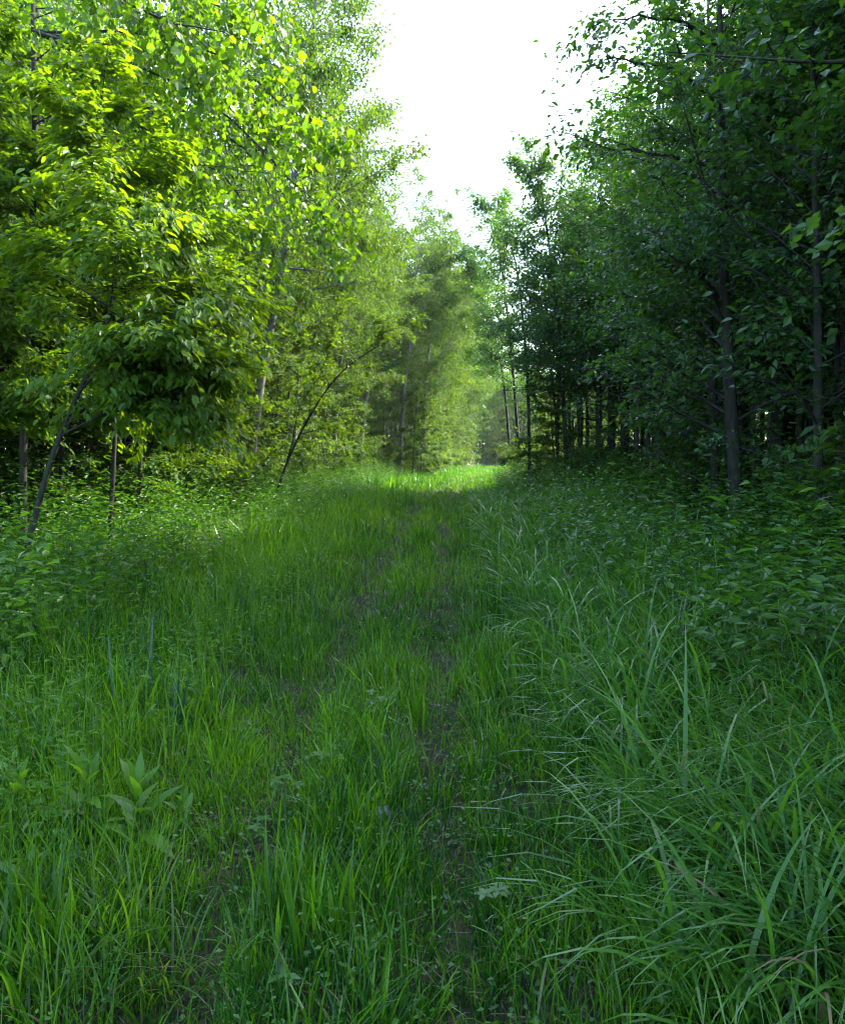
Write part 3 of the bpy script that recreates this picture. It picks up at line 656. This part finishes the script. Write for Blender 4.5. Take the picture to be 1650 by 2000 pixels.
def seed_grass():
    rg = R(47); g = Pile(); n = 5200
    y = 2.6 + 26 * rg.random(n) ** 1.7; x = xc(y) + rg.choice([-1, -1, 1], n) * (0.9 + np.abs(rg.normal(0, 1.8, n)))
    ok = (np.abs(x) < .53 * y + .3) & (vnoise(x, y, 1.1, 21) > .35); x, y = x[ok], y[ok]; n = len(x)
    S = np.stack([x, y, ground_z(x, y)], -1); L = rg.uniform(.4, .72, n); az = rg.uniform(0, 6.28, n); t0 = np.abs(rg.normal(.05, .1, n)); t1 = np.abs(rg.normal(.25, .25, n)); wd = np.interp(y, [3, 10, 28], [.0022, .004, .008])
    g.blades(S, az, L, wd, t0, t1, 3, np.clip(rg.normal(.6, .2, n), 0, 1))
    for k in range(9):
        f = .72 + .3 * k / 9; hz = np.sin(t0 + t1 * .45) * L * f; P = S + np.stack([np.cos(az) * hz, np.sin(az) * hz, np.cos(t0 + t1 * .45) * L * f], -1)
        a2 = rg.uniform(0, 6.28, n); ax = np.stack([np.cos(a2), np.sin(a2), rg.uniform(.1, 1.2, n)], -1)
        g.leaves(P, ax, nrm(rg.normal(0, 1, (n, 3))), np.interp(y, [3, 10, 28], [.03, .04, .06]) * rg.uniform(.5, 1.3, n) * (1.25 - f * .5), THIN, np.clip(rg.normal(.75, .2, n), 0, 1))
    ob('seed_grass', g.mesh('seed_grass', M_grass), kind='stuff', label='thin grass stalks with feathery seed heads over the meadow', category='grass')
THIN = (T_([(0, 0, 0), (.5, .045, 0), (1, 0, 0), (.5, -.045, 0)]), np.array([(0, 1, 2, 3)]))
def right_band(rg, n):
    y = 4.5 + 42 * rg.random(n) ** 1.7; f = rg.random(n) ** .8; x = xc(y) + 1.9 + f * (edge_r(y) - xc(y) - .6); return x, y
def left_band(rg, n):
    y = 5.0 + 45 * rg.random(n) ** 1.6; f = rg.random(n) ** .8; x = xc(y) - 2.3 - f * (xc(y) - edge_l(y) - 1.2); return x, y
def left_meadow(rg, n):
    y = 2.8 + 9 * rg.random(n) ** 1.3; x = xc(y) - 1.0 - np.abs(rg.normal(0, 1.5, n)); return x, y
def right_meadow(rg, n):
    y = 2.6 + 7 * rg.random(n) ** 1.2; x = xc(y) + 1.3 + np.abs(rg.normal(0, 1.3, n)); return x, y
def both_bands(rg, n):
    x, y = right_band(rg, n); x2, y2 = left_band(rg, n); s_ = rg.random(n) < .55
    return np.where(s_, x, x2), np.where(s_, y, y2)
def floor_band(rg, n):
    y = 7 + 45 * rg.random(n); s = rg.random(n) < .5
    x = np.where(s, edge_l(y) - 7 * rg.random(n), edge_r(y) + 7 * rg.random(n)); return x, y
seed_grass()
herbs('clover_cover', 'small clover-like leaves mixed into the grass of the trail', 2600, trail_band, .05, .18, .028, RHOMB, 34, M_herb, 6)
herbs('meadow_weeds', 'leafy weeds mixed through the grass of the left meadow', 700, left_meadow, .18, .5, .075, LONGO, 36, M_herb, 11)
herbs('sedge_weeds', 'small leafy weeds between the sedges of the right verge', 420, right_meadow, .2, .5, .08, OVATE, 37, M_herb, 9)
herbs('bramble_undergrowth', 'low thicket of bramble and herbs along the right verge', 5000, right_band, .65, 1.15, .13, OVATE, 31, M_herb, 8)
herbs('tall_weeds', 'taller narrow-leaved weeds standing among the brambles and verge herbs', 3400, both_bands, .5, 1.3, .14, LONGO, 35, M_herb, 12)
herbs('verge_undergrowth', 'leafy herbs crowding the left verge below the trees', 4400, left_band, .45, .95, .11, OVATE, 32, M_herb, 9)
herbs('forest_undergrowth', 'dim leafy ground cover on the forest floor', 2600, floor_band, .3, .8, .10, RHOMB, 33, M_dark, 8)

# ------------------------------------------------------------------ sedges of the right verge (too many blades to count)
def sedges():
    rg = R(41); g = Pile()
    n = 600                                              # clumps
    y = 2.0 + 24 * rg.random(n) ** 2.2; u = rg.uniform(1.15, 4.6, n) ; s = rg.random(n)
    x = xc(y) + u; ok = (np.abs(x) < .55 * y + .7); x, y = x[ok], y[ok]; n = len(x)
    per = np.where(y < 8, 22, 18)
    idx = np.repeat(np.arange(n), per); m = len(idx)
    P = np.stack([x[idx] + rg.normal(0, .05, m), y[idx] + rg.normal(0, .05, m)], -1)
    P = np.concatenate([P, ground_z(P[:, 0], P[:, 1])[:, None] - .01], 1)
    hs = rg.uniform(.75, 1.15, n)[idx]
    L = hs * rg.uniform(.45, 1.05, m)
    g.blades(P, np.where(rg.random(m) < .6, PI + rg.normal(0, .9, m), rg.uniform(0, 2 * PI, m)), L, .0145 * rg.uniform(.6, 1.3, m) * np.interp(P[:, 1], [3, 10, 25], [1, 1.3, 2]), np.abs(rg.normal(.16, .13, m)), rg.uniform(1.1, 2.5, m), 9, np.where(rg.random(m) < .02, 2.0, np.clip(rg.normal(.5, .3, m), 0, 1)), rg.normal(0, .25, m), pw=1.5)
    ob('sedge_grass', g.mesh('sedge_grass', M_sedge), kind='stuff', label='long arching sedge blades filling the right verge', category='grass')
sedges()

def one_blade(name, L, W, th0, th1, seg, mat, tint):
    V, q, t, c = blade_arrays(np.zeros((1, 3)), np.zeros(1), np.array([L]), np.array([W]), np.array([th0]), np.array([th1]), seg, np.array([tint]), None, 1.5)
    V = V.copy(); V[2:-1:2, 2] += W * .12; V[3:-1:2, 2] += W * .12
    return mesh(name, V, [q, t], mat, c)
def blade_set(seed, n, lo, hi, W, mat, t0=(.05, .45), t1=(.6, 2.1)):
    rg = R(seed)
    return [one_blade('blade', rg.uniform(lo, hi), W * rg.uniform(.7, 1.3), rg.uniform(*t0), rg.uniform(*t1), 8, mat, rg.uniform(.1, .9)) for _ in range(n)]
SED = blade_set(1, 18, .65, 1.15, .014, M_sedge, (.05, .35), (1.3, 2.5))
YEL = blade_set(2, 12, .30, .52, .008, M_poplar, (.1, .6), (.6, 1.9))
BRI = blade_set(3, 10, .28, .48, .013, M_grass, (.0, .22), (.05, .7))
REE = blade_set(4, 8, .45, .80, .020, M_reed, (.0, .22), (.05, .55))
def seed_spike():
    g = Pile(); rg = R(6)
    B = polyl((0, 0, 0), (.12, 0, 1), .62, 8, .03, .9, rg); g.tube(B, np.linspace(.0022, .0012, 9), 3)
    m = Pile(); D = polyl(B[-1], (.5, 0, -1), .075, 5, .05, .3, rg); m.tube(D, [.002, .0055, .0065, .006, .0045, .001], 6)
    return g.mesh('stalk', M_stem), m.mesh('seed_head', M_spike)
M_spike = leafmat('sedge_spike', (.09, .12, .035), (.14, .15, .05), (.15, .18, .04), (.2, .2, .05), .2, .6, .2)
STALK, SPIKE = seed_spike()
def tussock(name, label, px, py, blades, n, seed, spread=.05, spikes=0, sc=1.0):
    rg = R(seed); x, y = gp(px, py); z = float(ground_z(x, y)) - .01
    t = thing(name, label, 'grass tussock', (x, y, z))
    for k in range(n):
        b = ob('blade', blades[int(rg.integers(len(blades)))], t)
        b.location = (rg.normal(0, spread), rg.normal(0, spread), 0); b.rotation_euler = (rg.normal(0, .05), rg.normal(0, .05), PI + rg.normal(0, .9) if (blades is SED and rg.random() < .65) else rg.uniform(0, 2 * PI)); q = rg.uniform(.65, 1.1) * sc; b.scale = (q, q, q)
    for k in range(spikes):
        b = ob('stalk', STALK, t); b.location = (rg.normal(0, spread), rg.normal(0, spread), 0); b.rotation_euler = (0, 0, rg.uniform(0, 2 * PI)); b.scale = (rg.uniform(.7, 1.1),) * 3
        ob('seed_head', SPIKE, b)
    return t
for k, (label, px, py, n, sp, sc) in enumerate([
    ('large arching sedge tussock in the bottom right corner', 1600, 1990, 46, 2, 1.0),
    ('sedge tussock with blades arching left at the bottom edge right of the trail', 1330, 1985, 44, 0, .95),
    ('sedge tussock at the right picture edge above the bottom corner one', 1640, 1800, 44, 3, 1.0),
    ('sedge tussock arching over its neighbours in the lower right verge', 1440, 1790, 46, 2, 1.0),
    ('sedge tussock with long pale blades bending toward the trail', 1240, 1700, 40, 0, .9),
    ('sedge tussock below the brambles near the right picture edge', 1610, 1640, 42, 3, .95),
    ('sedge tussock with nodding seed heads in the middle of the right verge', 1400, 1590, 42, 4, .95),
    ('sedge tussock beside the bare patch of the right wheel rut', 1130, 1480, 36, 0, .85),
    ('sedge tussock with seed heads in front of the bramble thicket', 1520, 1470, 38, 4, .95),
    ('sedge tussock in the right verge level with the bare rut patch', 1270, 1420, 38, 3, .95),
    ('small sedge tussock right of the trail, halfway to the forest', 1090, 1290, 34, 0, .9),
    ('blue-green sedge tussock right of the right rut', 985, 1150, 34, 0, .95),
    ('pale arching sedge tussock among the right-hand herbs', 1200, 1260, 36, 1, 1.0),
    ('sedge tussock farthest along the right side of the trail', 1040, 1085, 30, 0, 1.0)]):
    tussock('sedge_tussock', label, px, py, SED, n, 600 + k, .05, sp, sc)
for k, (label, px, py, n, sc) in enumerate([
    ('yellow-green fine grass tussock in the lower left', 240, 1840, 46, 1.0), ('yellow-green tussock spilling toward the left rut', 330, 1910, 40, .9), ('small yellow-green tussock at the bottom left corner', 70, 1990, 36, 1.0)]):
    tussock('grass_tussock', label, px, py, YEL, n, 640 + k, .05, 0, sc)
for k, (label, px, py, n, sc) in enumerate([
    ('bright upright grass tuft between the ruts near the bottom', 620, 1850, 46, .9), ('bright upright tuft beside the left rut', 560, 1760, 36, .85), ('upright grass tuft in the middle of the trail', 700, 1660, 40, .85),
    ('upright tuft on the grassy strip beside the bare right rut', 810, 1420, 36, .85), ('tall bright tuft at the bottom left edge', 40, 1900, 40, 1.15)]):
    tussock('grass_tuft', label, px, py, BRI, n, 660 + k, .07, 0, sc)
tussock('reed_clump', 'blue-green clump of broad upright reeds in the left meadow', 255, 1410, REE, 16, 680, .09, 0, .85)
tussock('reed_clump', 'short blue-green reed shoots right of the larger reed clump', 345, 1440, REE, 8, 681, .05, 0, .75)

# ------------------------------------------------------------------ broad-leaved plants of the meadow
def lance(name, W, serr, curl, mat, tint, n=9):
    t = np.linspace(0, 1, n); w = W * np.sin(PI * t ** .8) ** .8; w[-1] = 0; w[0] = W * .12
    zc = -curl * t ** 2
    L = [(t[i] - (serr if i % 2 else 0), w[i] * (1.12 if i % 2 else .94), zc[i] + .12 * w[i]) for i in range(n)]
    Rr = [(a, -b, c) for a, b, c in L]; Mi = [(t[i], 0, zc[i]) for i in range(n)]
    V = np.array(L + Mi + Rr); Q = []
    for i in range(n - 1):
        Q += [(i, n + i, n + i + 1, i + 1), (n + i, 2 * n + i, 2 * n + i + 1, n + i + 1)]
    return mesh(name, V, [np.array(Q)], mat, np.full(len(V), tint), True)
DOCK = [lance('serrated_leaf', .14, .03, .18 + .1 * q, M_dock, .35 + .2 * q, 13) for q in range(4)]
GOLD = [lance('lance_leaf', .10, 0, .25 + .15 * q, M_herb, .2 + .2 * q, 7) for q in range(4)]
def set_leaf(o, p, az, el, s, roll=0):
    o.location = p; o.rotation_euler = (roll, -el, az); o.scale = (s, s, s)
def leafy_plant(name, label, x, y, H, nl, leaves, size, el0, el1, seed, cat='plant', base=.08, droop=0):
    rg = R(seed); z = float(ground_z(x, y)) - .01
    t = thing(name, label, cat, (x, y, z))
    g = Pile(); B = polyl((0, 0, 0), (rg.normal(0, .08), rg.normal(0, .08), 1), H, 6, .03, 0, rg); g.tube(B, np.linspace(.0045, .002, 7), 4)
    ob('stem', g.mesh('stem', M_stem, True), t)
    for k in range(nl):
        f = base + (1 - base) * k / max(1, nl - 1); p, _ = along(B, min(f, .999))
        o = ob('leaf', leaves[int(rg.integers(len(leaves)))], t)
        set_leaf(o, p, k * 2.4 + rg.normal(0, .3), el0 + (el1 - el0) * f + rg.normal(0, .12), size * rg.uniform(.75, 1.15) * (1.15 - .55 * f ** 2), rg.normal(0, .25))
for k, (label, px, py, H, nl, s) in enumerate([
    ('broad serrated-leaf plant, left one of the bright pair in the lower left meadow', 165, 1640, .30, 18, .21), ('broad serrated-leaf plant, right one of the bright pair in the lower left meadow', 265, 1665, .32, 20, .20),
    ('small serrated-leaf plant right of the bright pair', 362, 1620, .16, 9, .11), ('serrated-leaf plant at the left picture edge beside the bright pair', 40, 1620, .24, 12, .17)]):
    x, y = gp(px, py); leafy_plant('serrated_leaf_plant', label, x, y, H, nl, DOCK, s, .25, 1.25, 700 + k)
x, y = gp(85, 1790); leafy_plant('milkweed_plant', 'plant with long smooth leaves below the serrated pair, left edge', x, y, .24, 8, GOLD, .20, .4, .7, 710)
GOLD_AT = [('tall leafy stem at the left forest edge, sunlit at the picture border', 14, 8.2, 1.05), ('tall goldenrod stem standing out against the dark left forest', 62, 8.4, 1.15), ('yellow-tipped goldenrod stem right of the tallest one on the left', 122, 8.0, .95),
    ('goldenrod stem in front of the dark gap under the left trees', 196, 8.3, .85), ('leafy stem left of the reed clump', 82, 5.8, .72), ('leafy stem above the reed clump', 235, 7.0, .7), ('goldenrod stem at the left picture edge, halfway up the meadow', 18, 6.2, .8),
    ('leafy stem between the left herbs and the mown-looking trail', 345, 9.0, .75), ('leafy stem on the far left verge', 430, 12.0, .8),
    ('upright stem in front of the thickest right trunk', 1440, 9.6, 1.0), ('upright leafy stem right of the thickest trunk', 1500, 8.6, .9), ('leafy stem among brambles at the right picture edge', 1625, 7.2, .85),
    ('leafy stem in the middle of the bramble thicket', 1330, 8.2, .8), ('leafy stem on the trail side of the brambles', 1190, 8.8, .75), ('bright leafy stem at the right picture edge above the tussocks', 1632, 4.6, .7), ('leafy stem among the right-hand sedges', 1375, 4.9, .55)]
for k, (label, px, y, H) in enumerate(GOLD_AT):
    leafy_plant('goldenrod_stem', label, (px - 825) / F * y, y, H, int(22 * H) + 6, GOLD, .15, .15, .75, 720 + k)
# cinquefoil rosettes on the trail
LEAFLET = [lance('leaflet', .22, .04, .15, M_herb, .5 + .2 * q, 7) for q in range(2)]
for k, (label, px, py, n) in enumerate([('cinquefoil rosette with pale leaves between the ruts', 640, 1530, 6), ('cinquefoil rosette higher up the trail centre', 738, 1410, 4), ('small cinquefoil beside the right rut near the bottom', 975, 1810, 3),
    ('three-leaved seedling at the bottom edge of the trail', 555, 1985, 1), ('cinquefoil at the bare patch of the left rut', 560, 1580, 4), ('cinquefoil low in the left rut', 520, 1640, 3), ('small pale cinquefoil left of the left rut', 480, 1470, 4)]):
    rg = R(760 + k); x, y = gp(px, py); t = thing('cinquefoil_plant', label, 'plant', (x, y, float(ground_z(x, y))))
    for j in range(n):
        az = rg.uniform(0, 2 * PI); hh = rg.uniform(.10, .17); rr = .05 * (n > 1)
        g = Pile(); tip = np.array([math.cos(az) * rr, math.sin(az) * rr, hh]); g.tube(np.array([(0, 0, 0), tip * .5 + (0, 0, .02), tip]), [.0016, .0014, .001], 3)
        st = ob('leaf_stalk', g.mesh('leaf_stalk', M_stem), t)
        m = 3 if k == 3 else 5
        for q in range(m):
            o = ob('leaflet', LEAFLET[q % 2], st); set_leaf(o, tip, az + (q - (m - 1) / 2) * (2.1 if m == 3 else 1.15), .12 + rg.normal(0, .1), .045 if m == 5 else .055)
# buttercups
M_petal = leafmat('yellow_petal', (.75, .55, .01), (.8, .62, .02), (.7, .5, .01), (.7, .5, .01), .3, .3, .5)
PETAL = mesh('petal', FINE_ROUND[0] * .016, [FINE_ROUND[1]], M_petal, np.full(9, .5))
for k, (label, px, py, y) in enumerate([('yellow buttercup in the left meadow halfway to the forest', 415, 1155, 8.5), ('yellow buttercup near the left verge', 155, 1225, 6.6), ('yellow buttercup left of the trail, farthest up', 592, 1125, 10), ('orange-yellow buttercup in the right sedges', 1255, 1365, 4.3)]):
    h = at(px, py, y); z0 = float(ground_z(h[0], y)); H = h[2] - z0
    t = thing('buttercup_flower', label, 'flower', (h[0], y, z0))
    g = Pile(); g.tube(np.array([(0, 0, 0), (.02, .01, H * .5), (0, 0, H)]), [.002, .0016, .0012], 3); ob('stem', g.mesh('stem', M_stem), t)
    for q in range(5):
        o = ob('petal', PETAL, t); set_leaf(o, (0, 0, H), q * 1.2566, .5, 1.15)
# a flat stone, fallen branches, a far brush pile
x, y = gp(745, 1612); rgs = R(3); an = np.linspace(0, 2 * PI, 9)[:-1]; rr = rgs.uniform(.8, 1.15, 8)
V = np.concatenate([np.stack([.05 * rr * np.cos(an), .035 * rr * np.sin(an), np.full(8, -.03)], -1), np.stack([.05 * rr * np.cos(an), .035 * rr * np.sin(an), np.full(8, .035)], -1), np.stack([.04 * rr * np.cos(an), .028 * rr * np.sin(an), .05 + rgs.normal(0, .004, 8)], -1)])
Q = [(r * 8 + i, r * 8 + (i + 1) % 8, (r + 1) * 8 + (i + 1) % 8, (r + 1) * 8 + i) for r in (0, 1) for i in range(8)]
M_stone = barkmat('grey_stone', (.06, .065, .07), (.13, .135, .14), sc=30, stretch=1)
so = ob('flat_stone', mesh('flat_stone', V, [np.array(Q), np.array([tuple(range(16, 24))])], M_stone), label='small flat grey stone lying in the grass of the trail', category='stone'); so.location = (x, y, float(ground_z(x, y)))
def branch_obj(name, label, pts, r, seed, forks=3, wm=B_twig):
    rg = R(seed); t = thing(name, label, 'branch', tuple(pts[0])); P = np.array(pts) - np.array(pts[0])
    f = np.linspace(0, len(P) - 1, 9); P = np.stack([np.interp(f, range(len(P)), P[:, k]) for k in range(3)], -1); P[1:] += rg.normal(0, .02, (8, 3))
    g = Pile(); g.tube(P, np.linspace(r, r * .35, 9), 5); ob('stick', g.mesh('stick', wm, True), t)
    for k in range(forks):
        q, e = along(P, rg.uniform(.3, .9)); g = Pile(); D = polyl(q, e + rg.normal(0, .5, 3), rg.uniform(.2, .5), 4, .12, 0, rg); g.tube(D, np.linspace(r * .45, .002, 5), 4); ob('twig', g.mesh('twig', wm, True), t)
branch_obj('fallen_branch', 'pale fallen branch leaning at the right picture edge under the trees', [at(1655, 1005, 8.4), at(1620, 985, 8.6), at(1598, 966, 8.8)], .014, 51)
branch_obj('fallen_branch', 'dark bare branch sloping down among the right-hand undergrowth', [at(1400, 960, 12), at(1310, 905, 12.3), at(1180, 850, 12.6)], .012, 52, 5, B_dark)
rg = R(53); bx_, by_ = at(890, 905, 84)[0], 84.0
t = thing('brush_pile', 'heap of pale dead branches beside the far bend of the trail', 'brush pile', (bx_, by_, float(ground_z(bx_, by_))))
for k in range(26):
    az = rg.uniform(0, PI); g = Pile(); D = polyl((rg.normal(0, .7), rg.normal(0, .6), rg.uniform(0, .3)), (math.cos(az), math.sin(az), rg.uniform(.2, 1.2)), rg.uniform(1, 2.4), 5, .12, .4, rg); g.tube(D, np.linspace(.03, .008, 6), 4); ob('branch', g.mesh('branch', B_twig, True), t)

# ------------------------------------------------------------------ morning haze in the air
M_haze, N_, L_ = newmat('thin_haze')
pv = N_.new('ShaderNodeVolumePrincipled'); pv.inputs['Color'].default_value = (.80, .88, 1.0, 1); pv.inputs['Density'].default_value = .0002; pv.inputs['Anisotropy'].default_value = .3
ou = N_.new('ShaderNodeOutputMaterial'); L_.new(pv.outputs[0], ou.inputs['Volume'])
hx, hy0, hy1, hz0, hz1 = 450., -90., 950., -2., 26.
V = np.array([(x, y, z) for z in (hz0, hz1) for y in (hy0, hy1) for x in (-hx, hx)])
ob('haze', mesh('haze', V, [np.array([(0, 2, 3, 1), (4, 5, 7, 6), (0, 1, 5, 4), (2, 6, 7, 3), (0, 4, 6, 2), (1, 3, 7, 5)])], M_haze), kind='stuff', label='thin bluish morning haze in the air over the trail', category='haze')

# ------------------------------------------------------------------ the shrubs can be counted along each edge
def ordinal(n):
    if n < len(ORD): return ORD[n]
    one = ['', '-first', '-second', '-third', '-fourth', '-fifth', '-sixth', '-seventh', '-eighth', '-ninth']
    k = n + 1; tens = {4: 'fort', 5: 'fift', 6: 'sixt', 7: 'sevent', 8: 'eight'}[k // 10]
    return tens + ('ieth' if k % 10 == 0 else 'y' + one[k % 10])
for grp, txt in (('aspens of the left front row', 'tall pale-trunked aspen, %s from the front along the left edge of the trail'), ('understory trees of the left edge', 'low leafy understory tree, %s from the front at the left forest edge'),
                 ('dark trees of the right edge', 'dark leafy tree, %s from the front along the right forest edge'), ('low trees of the right edge', 'low leafy tree, %s from the front at the foot of the right forest'), ('shrubs of the right forest edge', 'leafy shrub, %s from the front under the right edge trees'), ('shrubs of the left forest edge', 'leafy shrub, %s from the front under the left edge trees')):
    row = sorted([o for o in COL.objects if o.get('group') == grp], key=lambda o: o.location.y)
    seen = [o for o in row if o.location.y > 2 and abs(o.location.x) < .56 * o.location.y]
    for k, o in enumerate(seen): o['label'] = txt % ordinal(k)
    for o in row:
        if o not in seen: w_ = 'shrub' if o['category'] == 'shrub' else 'tree'; o['label'] = w_ + ' standing beside the viewer, past the picture edge'; o['group'] = w_ + 's beside the viewer'
